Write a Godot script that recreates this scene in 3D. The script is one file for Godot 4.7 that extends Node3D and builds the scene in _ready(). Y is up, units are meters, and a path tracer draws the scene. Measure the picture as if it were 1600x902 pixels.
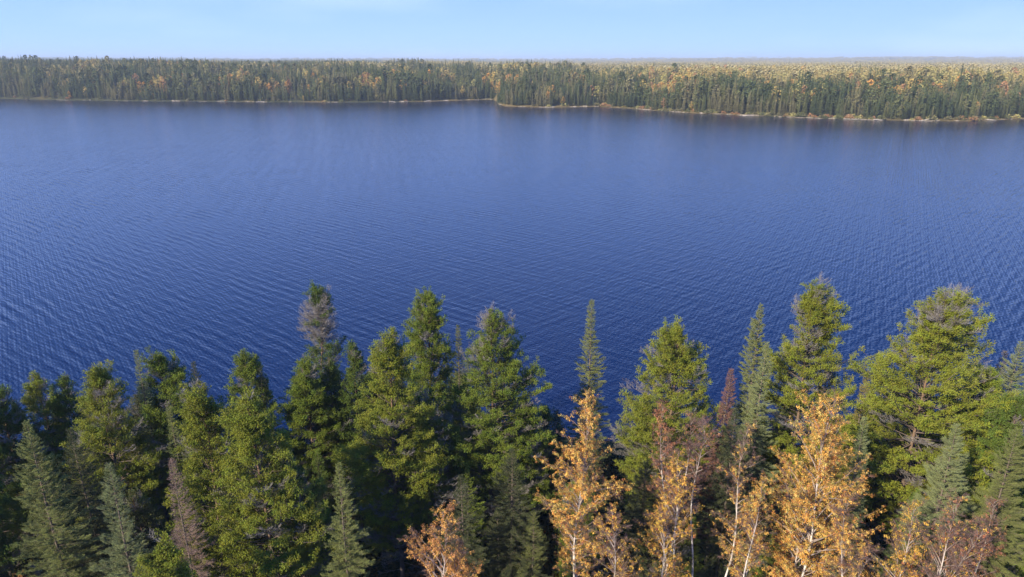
extends Node3D
# A boreal lake in early autumn seen from a little above the treetops of the near bank.

const EYE := 33.0            # metres above the water
const PITCH := 18.45         # degrees below the horizontal
const FOCAL := 1067.0        # in pixels of a 1600 wide picture
const TILE := 64.0           # metres of water that one ripple texture covers

# The far waterline: degrees to the right of straight ahead, metres away.
const SHORE := [[-88.0, 2600.0], [-70.0, 1700.0], [-55.0, 1150.0], [-45.0, 930.0], [-36.0, 806.0], [-32.3, 740.0], [-28.5, 695.0], [-20.0, 634.0], [-12.8, 606.0], [-7.7, 606.0], [-5.2, 618.0], [-2.0, 636.0], [-1.3, 634.0],
	[-1.1, 566.0], [-0.5, 540.0], [2.6, 526.0], [5.0, 534.0], [7.2, 541.0], [10.3, 512.0], [13.3, 488.0], [18.4, 471.0], [22.3, 463.0], [25.8, 460.0], [31.1, 473.0], [33.3, 485.0], [36.1, 519.0], [42.0, 590.0], [55.0, 820.0], [70.0, 1500.0], [88.0, 2600.0]]

var rough_noise := FastNoiseLite.new()
var names := {}
var M := {}                  # materials
var K := {}                  # shared small meshes


# ---------------------------------------------------------------- mesh collecting
class Shape:
	var v := PackedVector3Array()
	var n := PackedVector3Array()
	var c := PackedColorArray()
	var uv := PackedVector2Array()
	var i := PackedInt32Array()

	func tri(a: Vector3, b: Vector3, d: Vector3, ca: Color, cd: Color) -> void:
		var k := v.size()
		var m := (d - a).cross(b - a).normalized()
		v.append(a); v.append(b); v.append(d)
		n.append(m); n.append(m); n.append(m)
		c.append(ca); c.append(ca); c.append(cd)
		i.append(k); i.append(k + 1); i.append(k + 2)

	func kite(a: Vector3, l: Vector3, r: Vector3, tip: Vector3, ca: Color, cd: Color) -> void:
		tri(a, l, tip, ca, cd)
		tri(a, tip, r, ca, cd)

	# a round bar along a chain of points, tapering with the radii; open ends
	func tube(p: PackedVector3Array, r: PackedFloat32Array, sides: int, ca: Color, cd: Color) -> void:
		var k := v.size()
		var last := p.size() - 1
		for j in p.size():
			var along := (p[mini(j + 1, last)] - p[maxi(j - 1, 0)]).normalized()
			var x := along.cross(Vector3(0.31, 0.2, 0.93) if absf(along.y) > 0.7 else Vector3.UP).normalized()
			var y := along.cross(x)
			var col := ca.lerp(cd, float(j) / last)
			for q in sides:
				var a := TAU * q / sides
				var out := x * cos(a) + y * sin(a)
				v.append(p[j] + out * r[j]); n.append(out); c.append(col)
		for j in last:
			for q in sides:
				var a := k + j * sides + q
				var b := k + j * sides + (q + 1) % sides
				i.append(a); i.append(a + sides); i.append(b)
				i.append(b); i.append(a + sides); i.append(b + sides)

	func mesh(mat: Material) -> ArrayMesh:
		var a := []
		a.resize(Mesh.ARRAY_MAX)
		a[Mesh.ARRAY_VERTEX] = v
		a[Mesh.ARRAY_NORMAL] = n
		a[Mesh.ARRAY_COLOR] = c
		if uv.size():
			a[Mesh.ARRAY_TEX_UV] = uv
		a[Mesh.ARRAY_INDEX] = i
		var m := ArrayMesh.new()
		m.add_surface_from_arrays(Mesh.PRIMITIVE_TRIANGLES, a)
		m.surface_set_material(0, mat)
		return m


# many copies of one small mesh
class Sprinkle:
	var at: Array[Transform3D] = []
	var col: Array[Color] = []

	func add(t: Transform3D, c: Color) -> void:
		at.append(t)
		col.append(c)

	func node(called: String, mesh: Mesh) -> MultiMeshInstance3D:
		var mm := MultiMesh.new()
		mm.transform_format = MultiMesh.TRANSFORM_3D
		mm.use_colors = true
		mm.mesh = mesh
		mm.instance_count = at.size()
		for k in at.size():
			mm.set_instance_transform(k, at[k])
			mm.set_instance_color(k, col[k])
		var o := MultiMeshInstance3D.new()
		o.name = called
		o.multimesh = mm
		o.set_meta("kind", "stuff")
		return o


# ---------------------------------------------------------------- naming
func numbered(called: String) -> String:
	var k: int = names.get(called, 0)
	names[called] = k + 1
	return called if k == 0 else "%s_%03d" % [called, k]


func tag(o: Node3D, label: String, category := "", group := "", kind := "") -> Node3D:
	if label: o.set_meta("label", label)
	if category: o.set_meta("category", category)
	if group: o.set_meta("group", group)
	if kind: o.set_meta("kind", kind)
	return o


func top(o: Node3D, called: String) -> Node3D:
	o.name = numbered(called)
	add_child(o, true)
	return o


func part(called: String, mesh: Mesh, parent: Node3D) -> MeshInstance3D:
	var o := MeshInstance3D.new()
	o.name = called
	o.mesh = mesh
	parent.add_child(o, true)
	return o


func paint(rough: float, spec := 0.3) -> StandardMaterial3D:
	var m := StandardMaterial3D.new()
	m.vertex_color_use_as_albedo = true
	m.roughness = rough
	m.metallic_specular = spec
	m.cull_mode = BaseMaterial3D.CULL_DISABLED
	return m


func grain(seed_: int, freq: float, octaves := 4) -> NoiseTexture2D:
	var f := FastNoiseLite.new()
	f.seed = seed_
	f.frequency = freq
	f.fractal_octaves = octaves
	var t := NoiseTexture2D.new()
	t.width = 512
	t.height = 512
	t.seamless = true
	t.noise = f
	return t


# ---------------------------------------------------------------- the lie of the land
func shore(az: float) -> float:
	var r := 2600.0
	for k in SHORE.size() - 1:
		if az >= SHORE[k][0] and az <= SHORE[k + 1][0]:
			var f: float = (az - SHORE[k][0]) / (SHORE[k + 1][0] - SHORE[k][0])
			r = lerpf(SHORE[k][1], SHORE[k + 1][1], f * f * (3.0 - 2.0 * f) if k == 12 else f)
			break
	return r + 3.0 * rough_noise.get_noise_2d(az * 18.0, 7.0) + 1.5 * rough_noise.get_noise_2d(az * 70.0, 90.0)


func near_shore(x: float) -> float:
	return 53.0 + 1.8 * sin(x * 0.09 + 0.5) + 1.0 * sin(x * 0.23 + 1.0)


func ground(x: float, z: float) -> float:
	var inland := near_shore(x) + z
	if inland > -60.0:
		if inland < 0.0:
			return maxf(-4.0, inland * 0.2)
		var b := rough_noise.get_noise_2d(x * 4.0, z * 4.0)
		return minf(inland, 2.5) * 0.25 + maxf(inland - 2.5, 0.0) * 0.07 / (1.0 + maxf(inland, 0.0) * 0.006) + b * minf(inland * 0.1, 0.5)
	var r := sqrt(x * x + z * z)
	var az := rad_to_deg(atan2(x, -z))
	var s := r - shore(az)
	if s < 0.0:
		return maxf(-4.0, s * 0.12)
	var left := 1.0 - smoothstep(-14.0, 8.0, az)
	var high := lerpf(9.0, 14.5, left) + 3.0 * smoothstep(-22.0, -30.0, az)
	var roll := rough_noise.get_noise_2d(x * 0.30, z * 0.30)
	return minf(s, 2.0) * 0.25 + high * (1.0 - exp(-s / lerpf(75.0, 95.0, left))) + roll * minf(s * 0.04, 5.5) + smoothstep(500.0, 2200.0, s) * 4.0 + smoothstep(1800.0, 6500.0, s) * (34.0 + 22.0 * rough_noise.get_noise_2d(x * 0.035 + 50.0, z * 0.035)) * (0.65 + 0.35 * smoothstep(-5.0, 25.0, az))


func spot(px: float, py: float, d: float) -> Vector3:
	# the point d metres ahead of the camera that a tree's tip stands at
	var th := deg_to_rad(PITCH)
	var u := (px - 800.0) / FOCAL
	var w := (451.0 - py) / FOCAL
	var t := d / (cos(th) + w * sin(th))
	return Vector3(u * t, EYE + (w * cos(th) - sin(th)) * t, -d)


func facing(dir: Vector3, up: Vector3) -> Basis:
	var y := dir.normalized()
	var x := y.cross(up)
	x = x.normalized() if x.length() > 0.01 else y.cross(Vector3.RIGHT).normalized()
	return Basis(x, y, x.cross(y))


# ---------------------------------------------------------------- small meshes that trees are made of
func pine_clump(seed_: int) -> ArrayMesh:
	var g := RandomNumberGenerator.new()
	g.seed = seed_
	var s := Shape.new()
	var twigs := [[Vector3(0, 0.12, 0), Vector3(0, 1, 0), 0.20]]
	for k in 5:
		var a := TAU * k * 0.382 + g.randf() * 0.6
		twigs.append([Vector3(0, 0.03 + 0.045 * k, 0), Vector3(cos(a) * 0.9, 0.75, sin(a) * 0.9).normalized(), g.randf_range(0.12, 0.19)])
	s.tube(PackedVector3Array([Vector3.ZERO, Vector3(0, 0.2, 0)]), PackedFloat32Array([0.007, 0.005]), 3, Color(1.3, 0.75, 1.0), Color(1.3, 0.75, 1.0))
	for t in twigs:
		var from: Vector3 = t[0]
		var dir: Vector3 = t[1]
		var len: float = t[2]
		var b := facing(dir, Vector3(0.3, 0.2, 0.9))
		for k in 32:
			var f := 0.25 + 0.75 * k / 31.0
			var a := k * 2.4 + g.randf()
			var out := b.x * cos(a) + b.z * sin(a)
			var p := from + dir * len * f
			var w := (b.z * cos(a) - b.x * sin(a)) * 0.0052
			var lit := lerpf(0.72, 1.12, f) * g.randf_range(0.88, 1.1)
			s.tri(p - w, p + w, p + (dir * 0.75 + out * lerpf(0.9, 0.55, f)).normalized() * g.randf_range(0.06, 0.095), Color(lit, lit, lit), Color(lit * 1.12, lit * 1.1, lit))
	return s.mesh(M.needle)


func spruce_spray(seed_: int) -> ArrayMesh:
	var g := RandomNumberGenerator.new()
	g.seed = seed_
	var s := Shape.new()
	var twigs := [[Vector3.ZERO, Vector3(0, 1, 0), 0.36]]
	for k in 8:
		var side := 1.0 if k % 2 else -1.0
		var y := 0.03 + 0.035 * k
		twigs.append([Vector3(0, y, 0), Vector3(side * 0.85, 0.75, g.randf_range(-0.35, 0.1)).normalized(), (0.36 - y) * g.randf_range(0.5, 0.7)])
	for t in twigs:
		var from: Vector3 = t[0]
		var dir: Vector3 = t[1]
		var len: float = t[2]
		var b := facing(dir, Vector3(0.1, 0.2, 0.95))
		var many := 6 + int(len * 34.0)
		for k in many:
			var f := 0.1 + 0.9 * k / many
			var a := k * 2.4 + g.randf()
			var out := b.x * cos(a) + b.z * sin(a)
			var p := from + dir * len * f
			var w := (b.z * cos(a) - b.x * sin(a)) * 0.008
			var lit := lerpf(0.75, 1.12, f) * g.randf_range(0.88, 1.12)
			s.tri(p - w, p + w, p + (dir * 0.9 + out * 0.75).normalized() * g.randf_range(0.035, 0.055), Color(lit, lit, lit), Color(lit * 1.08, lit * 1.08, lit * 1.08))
	return s.mesh(M.needle)


func bare_spray(seed_: int) -> ArrayMesh:
	var g := RandomNumberGenerator.new()
	g.seed = seed_
	var s := Shape.new()
	var w := Color(1, 1, 1)
	s.tube(PackedVector3Array([Vector3.ZERO, Vector3(0.02, 0.22, 0), Vector3(0, 0.42, 0.03)]), PackedFloat32Array([0.006, 0.005, 0.002]), 3, w, w)
	for k in 9:
		var side := 1.0 if k % 2 else -1.0
		var y := 0.04 + 0.038 * k
		var d := Vector3(side * 0.8, 0.6, g.randf_range(-0.5, 0.4)).normalized() * (0.42 - y) * g.randf_range(0.5, 0.9)
		var p := Vector3(0.01, y, 0)
		s.tube(PackedVector3Array([p, p + d * 0.6, p + d + Vector3(0, g.randf_range(-0.03, 0.05), 0)]), PackedFloat32Array([0.0045, 0.0035, 0.0015]), 3, w, w)
		s.tri(p + d * 0.4, p + d * 0.45 + Vector3(0, 0.012, 0), p + d * 0.5 + Vector3(g.randf_range(-0.08, 0.08), 0.06, 0.05), w, w)
	return s.mesh(M.twig)


func leaf_sprig(seed_: int) -> ArrayMesh:
	var g := RandomNumberGenerator.new()
	g.seed = seed_
	var s := Shape.new()
	s.tube(PackedVector3Array([Vector3.ZERO, Vector3(0, 0.26, 0)]), PackedFloat32Array([0.003, 0.0015]), 3, Color(0.25, 0.3, 0.6), Color(0.25, 0.3, 0.6))
	for k in 6:
		var p := Vector3(0, 0.04 + 0.042 * k, 0)
		var a := k * 2.4 + g.randf()
		var out := Vector3(cos(a), g.randf_range(-0.7, 0.35), sin(a)).normalized()
		var side := out.cross(Vector3(g.randf_range(-0.6, 0.6), 1, g.randf_range(-0.6, 0.6))).normalized()
		var fold := side.cross(out) * 0.012
		var l := g.randf_range(0.06, 0.085)
		p += out * 0.02
		var lit := g.randf_range(0.75, 1.2)
		s.kite(p, p + out * l * 0.4 + side * l * 0.38 + fold, p + out * l * 0.4 - side * l * 0.38 + fold, p + out * l, Color(lit, lit * g.randf_range(0.8, 1.05), lit * 0.9), Color(lit, lit, lit))
	return s.mesh(M.leaf)


# ---------------------------------------------------------------- trees close by
func trunk_line(h: float, lean: Vector3, wobble: float, g: RandomNumberGenerator, steps := 12) -> PackedVector3Array:
	var p := PackedVector3Array()
	var ph := g.randf() * TAU
	for k in steps + 1:
		var t := float(k) / steps
		p.append(Vector3(sin(ph + t * 5.0) * wobble * t * (1.0 - t) * 2.0, h * t, cos(ph * 1.7 + t * 4.0) * wobble * t * (1.0 - t) * 2.0) + lean * pow(t, 1.4) + Vector3(0, -0.3 if k == 0 else 0.0, 0))
	return p


func along(p: PackedVector3Array, t: float) -> Vector3:
	var f := clampf(t, 0.0, 0.9999) * (p.size() - 1)
	return p[int(f)].lerp(p[int(f) + 1], f - int(f))


func tapered(n: int, a: float, b: float) -> PackedFloat32Array:
	var r := PackedFloat32Array()
	for k in n:
		r.append(lerpf(a, b, float(k) / (n - 1)))
	return r


func pine_arm(pts: PackedVector3Array, reach: float, t: float, dead: bool, tint: Color, thin: float, turn_off: float, g: RandomNumberGenerator, green: Sprinkle, bare: Sprinkle) -> void:
	var step := 0.092 / maxf(reach, 0.3)
	var s := 0.1 if t < 0.15 else 0.3
	var side := 1.0
	while s <= 1.0:
		var p := along(pts, s)
		var d := (pts[mini(int(s * 4.0) + 1, 4)] - pts[mini(int(s * 4.0), 3)]).normalized()
		var across := d.cross(Vector3.UP).normalized() * side
		var dir := (d * g.randf_range(0.4, 0.8) + across * g.randf_range(0.3, 0.95) + Vector3.UP * g.randf_range(0.2, 1.0)).normalized()
		var b := (0.10 + 0.36 * (1.0 - s * 0.7)) * g.randf_range(0.6, 1.2) * minf(1.0, reach * 0.9)
		if dead:
			if g.randf() < 0.75:
				bare.add(Transform3D(facing(dir, Vector3.UP).scaled(Vector3.ONE * g.randf_range(0.7, 1.2)), p), Color(0.27, 0.25, 0.23) * g.randf_range(0.7, 1.15))
		elif g.randf() > thin + (0.25 if s < 0.45 and reach > 1.0 else 0.0) and rough_noise.get_noise_3d(p.x * 55.0 + turn_off, p.y * 65.0, p.z * 55.0) > -0.13:
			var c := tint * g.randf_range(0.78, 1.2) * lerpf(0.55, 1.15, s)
			c.r *= g.randf_range(0.9, 1.12)
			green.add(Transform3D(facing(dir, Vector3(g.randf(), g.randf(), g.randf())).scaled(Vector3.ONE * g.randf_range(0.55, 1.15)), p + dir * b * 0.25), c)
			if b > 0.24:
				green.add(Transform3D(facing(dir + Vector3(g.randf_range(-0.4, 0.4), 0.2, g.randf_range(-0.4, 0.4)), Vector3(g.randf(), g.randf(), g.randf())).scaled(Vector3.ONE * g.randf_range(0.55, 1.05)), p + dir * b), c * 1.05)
		side = -side
		s += step


# how: {h, r (crown radius), base (share of the height that is bare), lean, tint, seed, grey (share of dead limbs), grey_top, fat (how fast the crown widens), thin (0..1 share of clumps left out)}
func pine(root: Node3D, how: Dictionary) -> void:
	var g := RandomNumberGenerator.new()
	g.seed = how.seed
	var h: float = how.h
	var wide: float = how.r
	var line := trunk_line(h, how.get("lean", Vector3.ZERO), 0.25, g)
	var wood := Shape.new()
	wood.tube(line, tapered(13, 0.035 + h * 0.0075, 0.014), 7, Color(0.13, 0.11, 0.095), Color(0.22, 0.14, 0.085))
	part("trunk", wood.mesh(M.bark), root)
	var limbs := Shape.new()
	var green := Sprinkle.new()
	var bare := Sprinkle.new()
	var tint: Color = how.tint
	var low: float = h * how.base
	var y := h - 0.1
	var off := g.randf() * 100.0
	var fat: float = how.get("fat", 0.45)
	while y > low:
		var t := (h - y) / (h - low)
		var count := g.randi_range(4, 6) if t > 0.06 else 3
		var turn := g.randf() * TAU
		for k in count:
			var az := turn + TAU * k / count + g.randf_range(-0.35, 0.35)
			var start := along(line, (y - g.randf_range(0.0, 0.3)) / h)
			var lump := 0.95 + 1.0 * rough_noise.get_noise_3d(cos(az) * 22.0 + off, y * 16.0, sin(az) * 22.0)
			var shape := pow(clampf(t * 1.7, 0.0, 1.0), fat) * (1.0 - 0.35 * smoothstep(0.65, 1.0, t))
			var reach := (0.22 + wide * 1.22 * shape) * minf(lump, 1.2) * g.randf_range(0.74, 1.1)
			if reach < 0.15:
				continue
			var dead: bool = g.randf() < how.get("grey", 0.08) + 0.6 * smoothstep(0.72, 1.0, t) or (t < how.get("grey_top", 0.0) and g.randf() < 0.62) or (t > 0.1 and t < how.get("neck", 0.0) and g.randf() < 0.8)
			var e := lerpf(1.2, 0.12, clampf(t * 1.7, 0.0, 1.0)) + g.randf_range(-0.3, 0.3)
			var pts := PackedVector3Array([start])
			for q in 4:
				pts.append(pts[q] + Vector3(cos(az) * cos(e), sin(e), sin(az) * cos(e)) * reach / 4.0)
				e += 0.07 + g.randf_range(-0.12, 0.16)
				az += g.randf_range(-0.16, 0.16)
			limbs.tube(pts, tapered(5, 0.008 + 0.009 * reach, 0.004), 3, Color(0.15, 0.12, 0.1), Color(0.17, 0.14, 0.12))
			var arms := [[pts, reach]]
			if reach > 0.9:
				for f in ([0.35, 0.55, 0.75] if reach > 1.4 else [0.5]):
					var from := along(pts, f)
					var ha := az + g.randf_range(0.5, 0.95) * (1.0 if g.randf() < 0.5 else -1.0)
					var he := g.randf_range(-0.15, 0.5)
					var rl: float = reach * (1.05 - f) * g.randf_range(0.5, 0.9)
					var q2 := PackedVector3Array([from])
					for q in 4:
						q2.append(q2[q] + Vector3(cos(ha) * cos(he), sin(he), sin(ha) * cos(he)) * rl / 4.0)
						he += 0.1
					limbs.tube(q2, tapered(5, 0.006 + 0.006 * rl, 0.003), 3, Color(0.15, 0.12, 0.1), Color(0.17, 0.14, 0.12))
					arms.append([q2, rl])
			for arm in arms:
				pine_arm(arm[0], arm[1], t, dead, tint, how.get("thin", 0.0), off, g, green, bare)
		y -= g.randf_range(0.2, 0.36)
	# dead snags below the crown
	while y > low * 0.35:
		var az := g.randf() * TAU
		var p := along(line, y / h)
		var d := Vector3(cos(az), g.randf_range(-0.3, 0.15), sin(az))
		var reach := g.randf_range(0.5, wide * 0.75)
		limbs.tube(PackedVector3Array([p, p + d * reach * 0.5, p + d * reach + Vector3(0, -0.1, 0)]), PackedFloat32Array([0.016, 0.011, 0.004]), 3, Color(0.2, 0.18, 0.165), Color(0.26, 0.24, 0.22))
		for q in 3:
			bare.add(Transform3D(facing(d + Vector3(g.randf_range(-0.8, 0.8), g.randf_range(-0.3, 0.4), g.randf_range(-0.8, 0.8)), Vector3.UP).scaled(Vector3.ONE * g.randf_range(0.8, 1.5)), p + d * reach * g.randf_range(0.3, 0.9)), Color(0.26, 0.24, 0.22) * g.randf_range(0.7, 1.1))
		y -= g.randf_range(0.16, 0.4)
	part("branches", limbs.mesh(M.bark), root)
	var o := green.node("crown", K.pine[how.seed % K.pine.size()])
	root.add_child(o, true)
	if bare.at.size():
		root.add_child(bare.node("dead_twigs", K.bare), true)


# dead: bare reddish or grey twigs in place of most needles
func spruce(root: Node3D, how: Dictionary) -> void:
	var g := RandomNumberGenerator.new()
	g.seed = how.seed
	var h: float = how.h
	var wide: float = how.r
	var line := trunk_line(h, how.get("lean", Vector3.ZERO), 0.08, g)
	var wood := Shape.new()
	wood.tube(line, tapered(13, 0.03 + h * 0.0065, 0.008), 7, Color(0.14, 0.12, 0.105), Color(0.17, 0.14, 0.11))
	part("trunk", wood.mesh(M.bark), root)
	var limbs := Shape.new()
	var green := Sprinkle.new()
	var bare := Sprinkle.new()
	var tint: Color = how.tint
	var dead: bool = how.get("dead", false)
	var low: float = h * how.base
	var y := h - 0.05
	var off := g.randf() * 100.0
	green.add(Transform3D(facing(Vector3.UP, Vector3.BACK).scaled(Vector3(0.45, 1.0, 0.45)), along(line, 0.999) - Vector3(0, 0.2, 0)), tint)
	while y > low:
		var t := (h - y) / (h - low)
		var count := g.randi_range(5, 7) if t > 0.08 else 4
		var start := along(line, y / h)
		var turn := g.randf() * TAU
		for k in count:
			var az := turn + TAU * k / count + g.randf_range(-0.3, 0.3)
			var lump := 1.0 + 1.0 * rough_noise.get_noise_3d(cos(az) * 20.0 + off, y * 22.0, sin(az) * 20.0)
			var reach := (0.06 + wide * 1.1 * pow(t, how.get("fat", 0.8))) * lump * g.randf_range(0.72, 1.15)
			var e := lerpf(0.85, -0.3, pow(t, 0.45)) + g.randf_range(-0.14, 0.14)
			var pts := PackedVector3Array([start])
			for q in 3:
				pts.append(pts[q] + Vector3(cos(az) * cos(e), sin(e), sin(az) * cos(e)) * reach / 3.0)
				e += g.randf_range(0.0, 0.22)
			if reach > 0.25:
				limbs.tube(pts, tapered(4, 0.005 + 0.008 * reach, 0.003), 3, Color(0.15, 0.125, 0.1), Color(0.16, 0.135, 0.11))
			var s := clampf(0.16 / reach, 0.0, 0.55) if t > 0.12 else 0.2
			var side := 1.0
			var step := 0.068 / maxf(reach, 0.22)
			while s <= 1.0:
				var p := along(pts, s)
				var d := (pts[mini(int(s * 3.0) + 1, 3)] - pts[mini(int(s * 3.0), 2)]).normalized()
				var across := d.cross(Vector3.UP).normalized() * side
				var dir := (d + across * g.randf_range(0.2, 0.95) * (1.0 - 0.5 * s) + Vector3.UP * g.randf_range(-0.35, 0.5)).normalized()
				var size := g.randf_range(0.8, 1.15) * clampf(0.5 + reach * 0.35, 0.55, 0.85)
				var c := (tint * g.randf_range(0.75, 1.25)).lerp(Color(0.2, 0.17, 0.1), 0.35 if g.randf() < 0.12 else 0.0)
				var b := facing(dir, Vector3.UP + Vector3(g.randf_range(-0.3, 0.3), 0, g.randf_range(-0.3, 0.3))).scaled_local(Vector3(size, size, size))
				if dead:
					if g.randf() < 0.8:
						bare.add(Transform3D(b, p), c)
					if g.randf() < how.get("fuzz", 0.3):
						green.add(Transform3D(b, p), c)
				elif g.randf() > how.get("thin", 0.0):
					green.add(Transform3D(b, p), c)
					if s > 0.9 and g.randf() < 0.7:
						green.add(Transform3D(facing(d + Vector3(0, 0.15, 0), Vector3.UP).scaled_local(Vector3(size, size, size) * 0.9), pts[3] - d * 0.1), c * 1.05)
				side = -side
				s += step
		y -= g.randf_range(0.17, 0.3) * (0.65 + 0.75 * t)
	part("branches", limbs.mesh(M.bark), root)
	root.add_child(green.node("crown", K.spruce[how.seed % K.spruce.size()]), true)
	if bare.at.size():
		root.add_child(bare.node("dead_twigs", K.bare), true)


# leafy: sprigs kept (0..1); hues: colours of its leaves; stems: how many trunks
func birch(root: Node3D, how: Dictionary) -> void:
	var g := RandomNumberGenerator.new()
	g.seed = how.seed
	var leaves := Sprinkle.new()
	var bare := Sprinkle.new()
	var twigs := Shape.new()
	var hues: Array = how.hues
	var stems: int = how.get("stems", 1)
	var off := g.randf() * 100.0
	for st in stems:
		var h: float = how.h * (1.0 if st == 0 else g.randf_range(0.72, 0.93))
		var lean: Vector3 = how.get("lean", Vector3.ZERO)
		if st > 0:
			var a := g.randf() * TAU
			lean += Vector3(cos(a), 0, sin(a)) * h * g.randf_range(0.08, 0.16)
		var line := trunk_line(h, lean, how.get("bend", 0.75), g, 24)
		var wood := Shape.new()
		var r0: float = (0.013 + h * 0.0042) * (1.0 if st == 0 else 0.8)
		var rr := PackedFloat32Array()
		for k in 25:
			rr.append(0.005 + r0 * pow(1.0 - k / 24.0, 0.85))
		wood.tube(line, rr, 7, Color(0.74, 0.71, 0.66), Color(0.66, 0.6, 0.54))
		for k in wood.c.size():
			wood.c[k] = wood.c[k].lerp(Color(0.20, 0.13, 0.11), smoothstep(0.62, 0.95, float(k / 7) / 24.0))
		# dark bands and branch scars in the bark
		for k in wood.c.size():
			if g.randf() < 0.26:
				wood.c[k] = wood.c[k] * g.randf_range(0.2, 0.6)
		part("trunk", wood.mesh(M.birch_bark), root)
		var low: float = how.base
		var y := 0.985
		while y > low:
			var t := (1.0 - y) / (1.0 - low)
			var az := g.randf() * TAU
			var start := along(line, y)
			var lump := 0.95 + 0.7 * rough_noise.get_noise_3d(cos(az) * 16.0 + off, y * h * 14.0, sin(az) * 16.0)
			var reach: float = (0.22 + how.r * 1.15 * pow(clampf(t * 1.9, 0.0, 1.0), 0.75) * (1.0 - 0.45 * smoothstep(0.6, 1.0, t))) * lump * g.randf_range(0.65, 1.1)
			var e := lerpf(1.3, 0.8, clampf(t * 1.6, 0, 1)) + g.randf_range(-0.2, 0.2)
			var pts := PackedVector3Array([start])
			for q in 5:
				pts.append(pts[q] + Vector3(cos(az) * cos(e), sin(e), sin(az) * cos(e)) * reach / 5.0)
				e -= g.randf_range(-0.06, 0.2)
				az += g.randf_range(-0.25, 0.25)
			twigs.tube(pts, tapered(6, 0.006 + 0.008 * reach, 0.003), 4, Color(0.4, 0.34, 0.3), Color(0.2, 0.14, 0.12))
			var s := 0.25
			while s <= 1.0:
				var p := along(pts, s)
				var d := (pts[mini(int(s * 5.0) + 1, 5)] - pts[mini(int(s * 5.0), 4)]).normalized()
				var dir := (d * 0.7 + Vector3(g.randf_range(-1, 1), g.randf_range(-0.35, 0.7), g.randf_range(-1, 1))).normalized()
				var len := g.randf_range(0.2, 0.55) * minf(1.0, reach + 0.3) * (1.0 if s < 0.9 else 0.5)
				twigs.tube(PackedVector3Array([p, p + dir * len * 0.5 + Vector3(0, 0.02, 0), p + dir * len]), PackedFloat32Array([0.005, 0.0035, 0.0015]), 3, Color(0.2, 0.14, 0.12), Color(0.19, 0.12, 0.1))
				var clump := rough_noise.get_noise_3d(p.x * 30.0 + off, p.y * 30.0, p.z * 30.0)
				var q := 0.2
				while q < 1.05:
					var at := p + dir * len * q
					var out := (dir + Vector3(g.randf_range(-1, 1), g.randf_range(-0.9, 0.4), g.randf_range(-1, 1))).normalized()
					if g.randf() < 2.1 * how.leafy * (0.75 + clump * 1.2) * lerpf(how.get("top_leaf", 1.0), 1.0, smoothstep(0.0, 0.45, t)):
						var c: Color = hues[mini(int(absf(g.randfn(0.0, 0.45)) * hues.size() + clump), hues.size() - 1)] if clump > -1.0 else hues[0]
						leaves.add(Transform3D(facing(out, Vector3(g.randf(), g.randf(), g.randf())).scaled(Vector3.ONE * g.randf_range(0.5, 0.85)), at), c * g.randf_range(0.75, 1.2))
					elif g.randf() < 0.34:
						bare.add(Transform3D(facing(out, Vector3.UP).scaled(Vector3.ONE * g.randf_range(0.5, 0.9)), at), Color(0.2, 0.13, 0.11) * g.randf_range(0.7, 1.2))
					q += 0.17 / maxf(len, 0.1) * 0.30
				s += 0.16 / maxf(reach, 0.3)
			y -= g.randf_range(0.10, 0.19) / h * how.get("gap", 1.0)
	part("branches", twigs.mesh(M.bark), root)
	root.add_child(leaves.node("crown", K.leaf), true)
	if bare.at.size():
		root.add_child(bare.node("bare_twigs", K.bare), true)


# ---------------------------------------------------------------- trees far away
func far_spruce_mesh(seed_: int, wide: float) -> ArrayMesh:
	var g := RandomNumberGenerator.new()
	g.seed = seed_
	var s := Shape.new()
	s.tube(PackedVector3Array([Vector3(0, -0.05, 0), Vector3(0, 0.98, 0)]), PackedFloat32Array([0.012, 0.002]), 4, Color(1.6, 1.2, 1.2), Color(1.2, 1, 1))
	var y := 0.985
	while y > 0.08:
		var t := 1.0 - y
		var count := 6 if t > 0.15 else 4
		var turn := g.randf() * TAU
		for k in count:
			var a := turn + TAU * k / count + g.randf_range(-0.3, 0.3)
			var l := (0.012 + wide * pow(t, 0.75) * (1.0 - 0.3 * smoothstep(0.75, 0.95, t))) * g.randf_range(0.6, 1.25)
			var out := Vector3(cos(a), 0, sin(a))
			var side := Vector3(-sin(a), 0, cos(a)) * l * 0.42
			var p := Vector3(0, y + 0.03, 0)
			var mid := p + out * l * 0.6 + Vector3(0, -0.03, 0)
			var lit := g.randf_range(0.75, 1.2)
			s.kite(p, mid + side, mid - side, p + out * l + Vector3(0, -0.045 + g.randf() * 0.02, 0), Color(lit, lit, lit) * 0.85, Color(lit, lit, lit) * 1.1)
		y -= 0.042
	return s.mesh(M.far_leaf)


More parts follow.
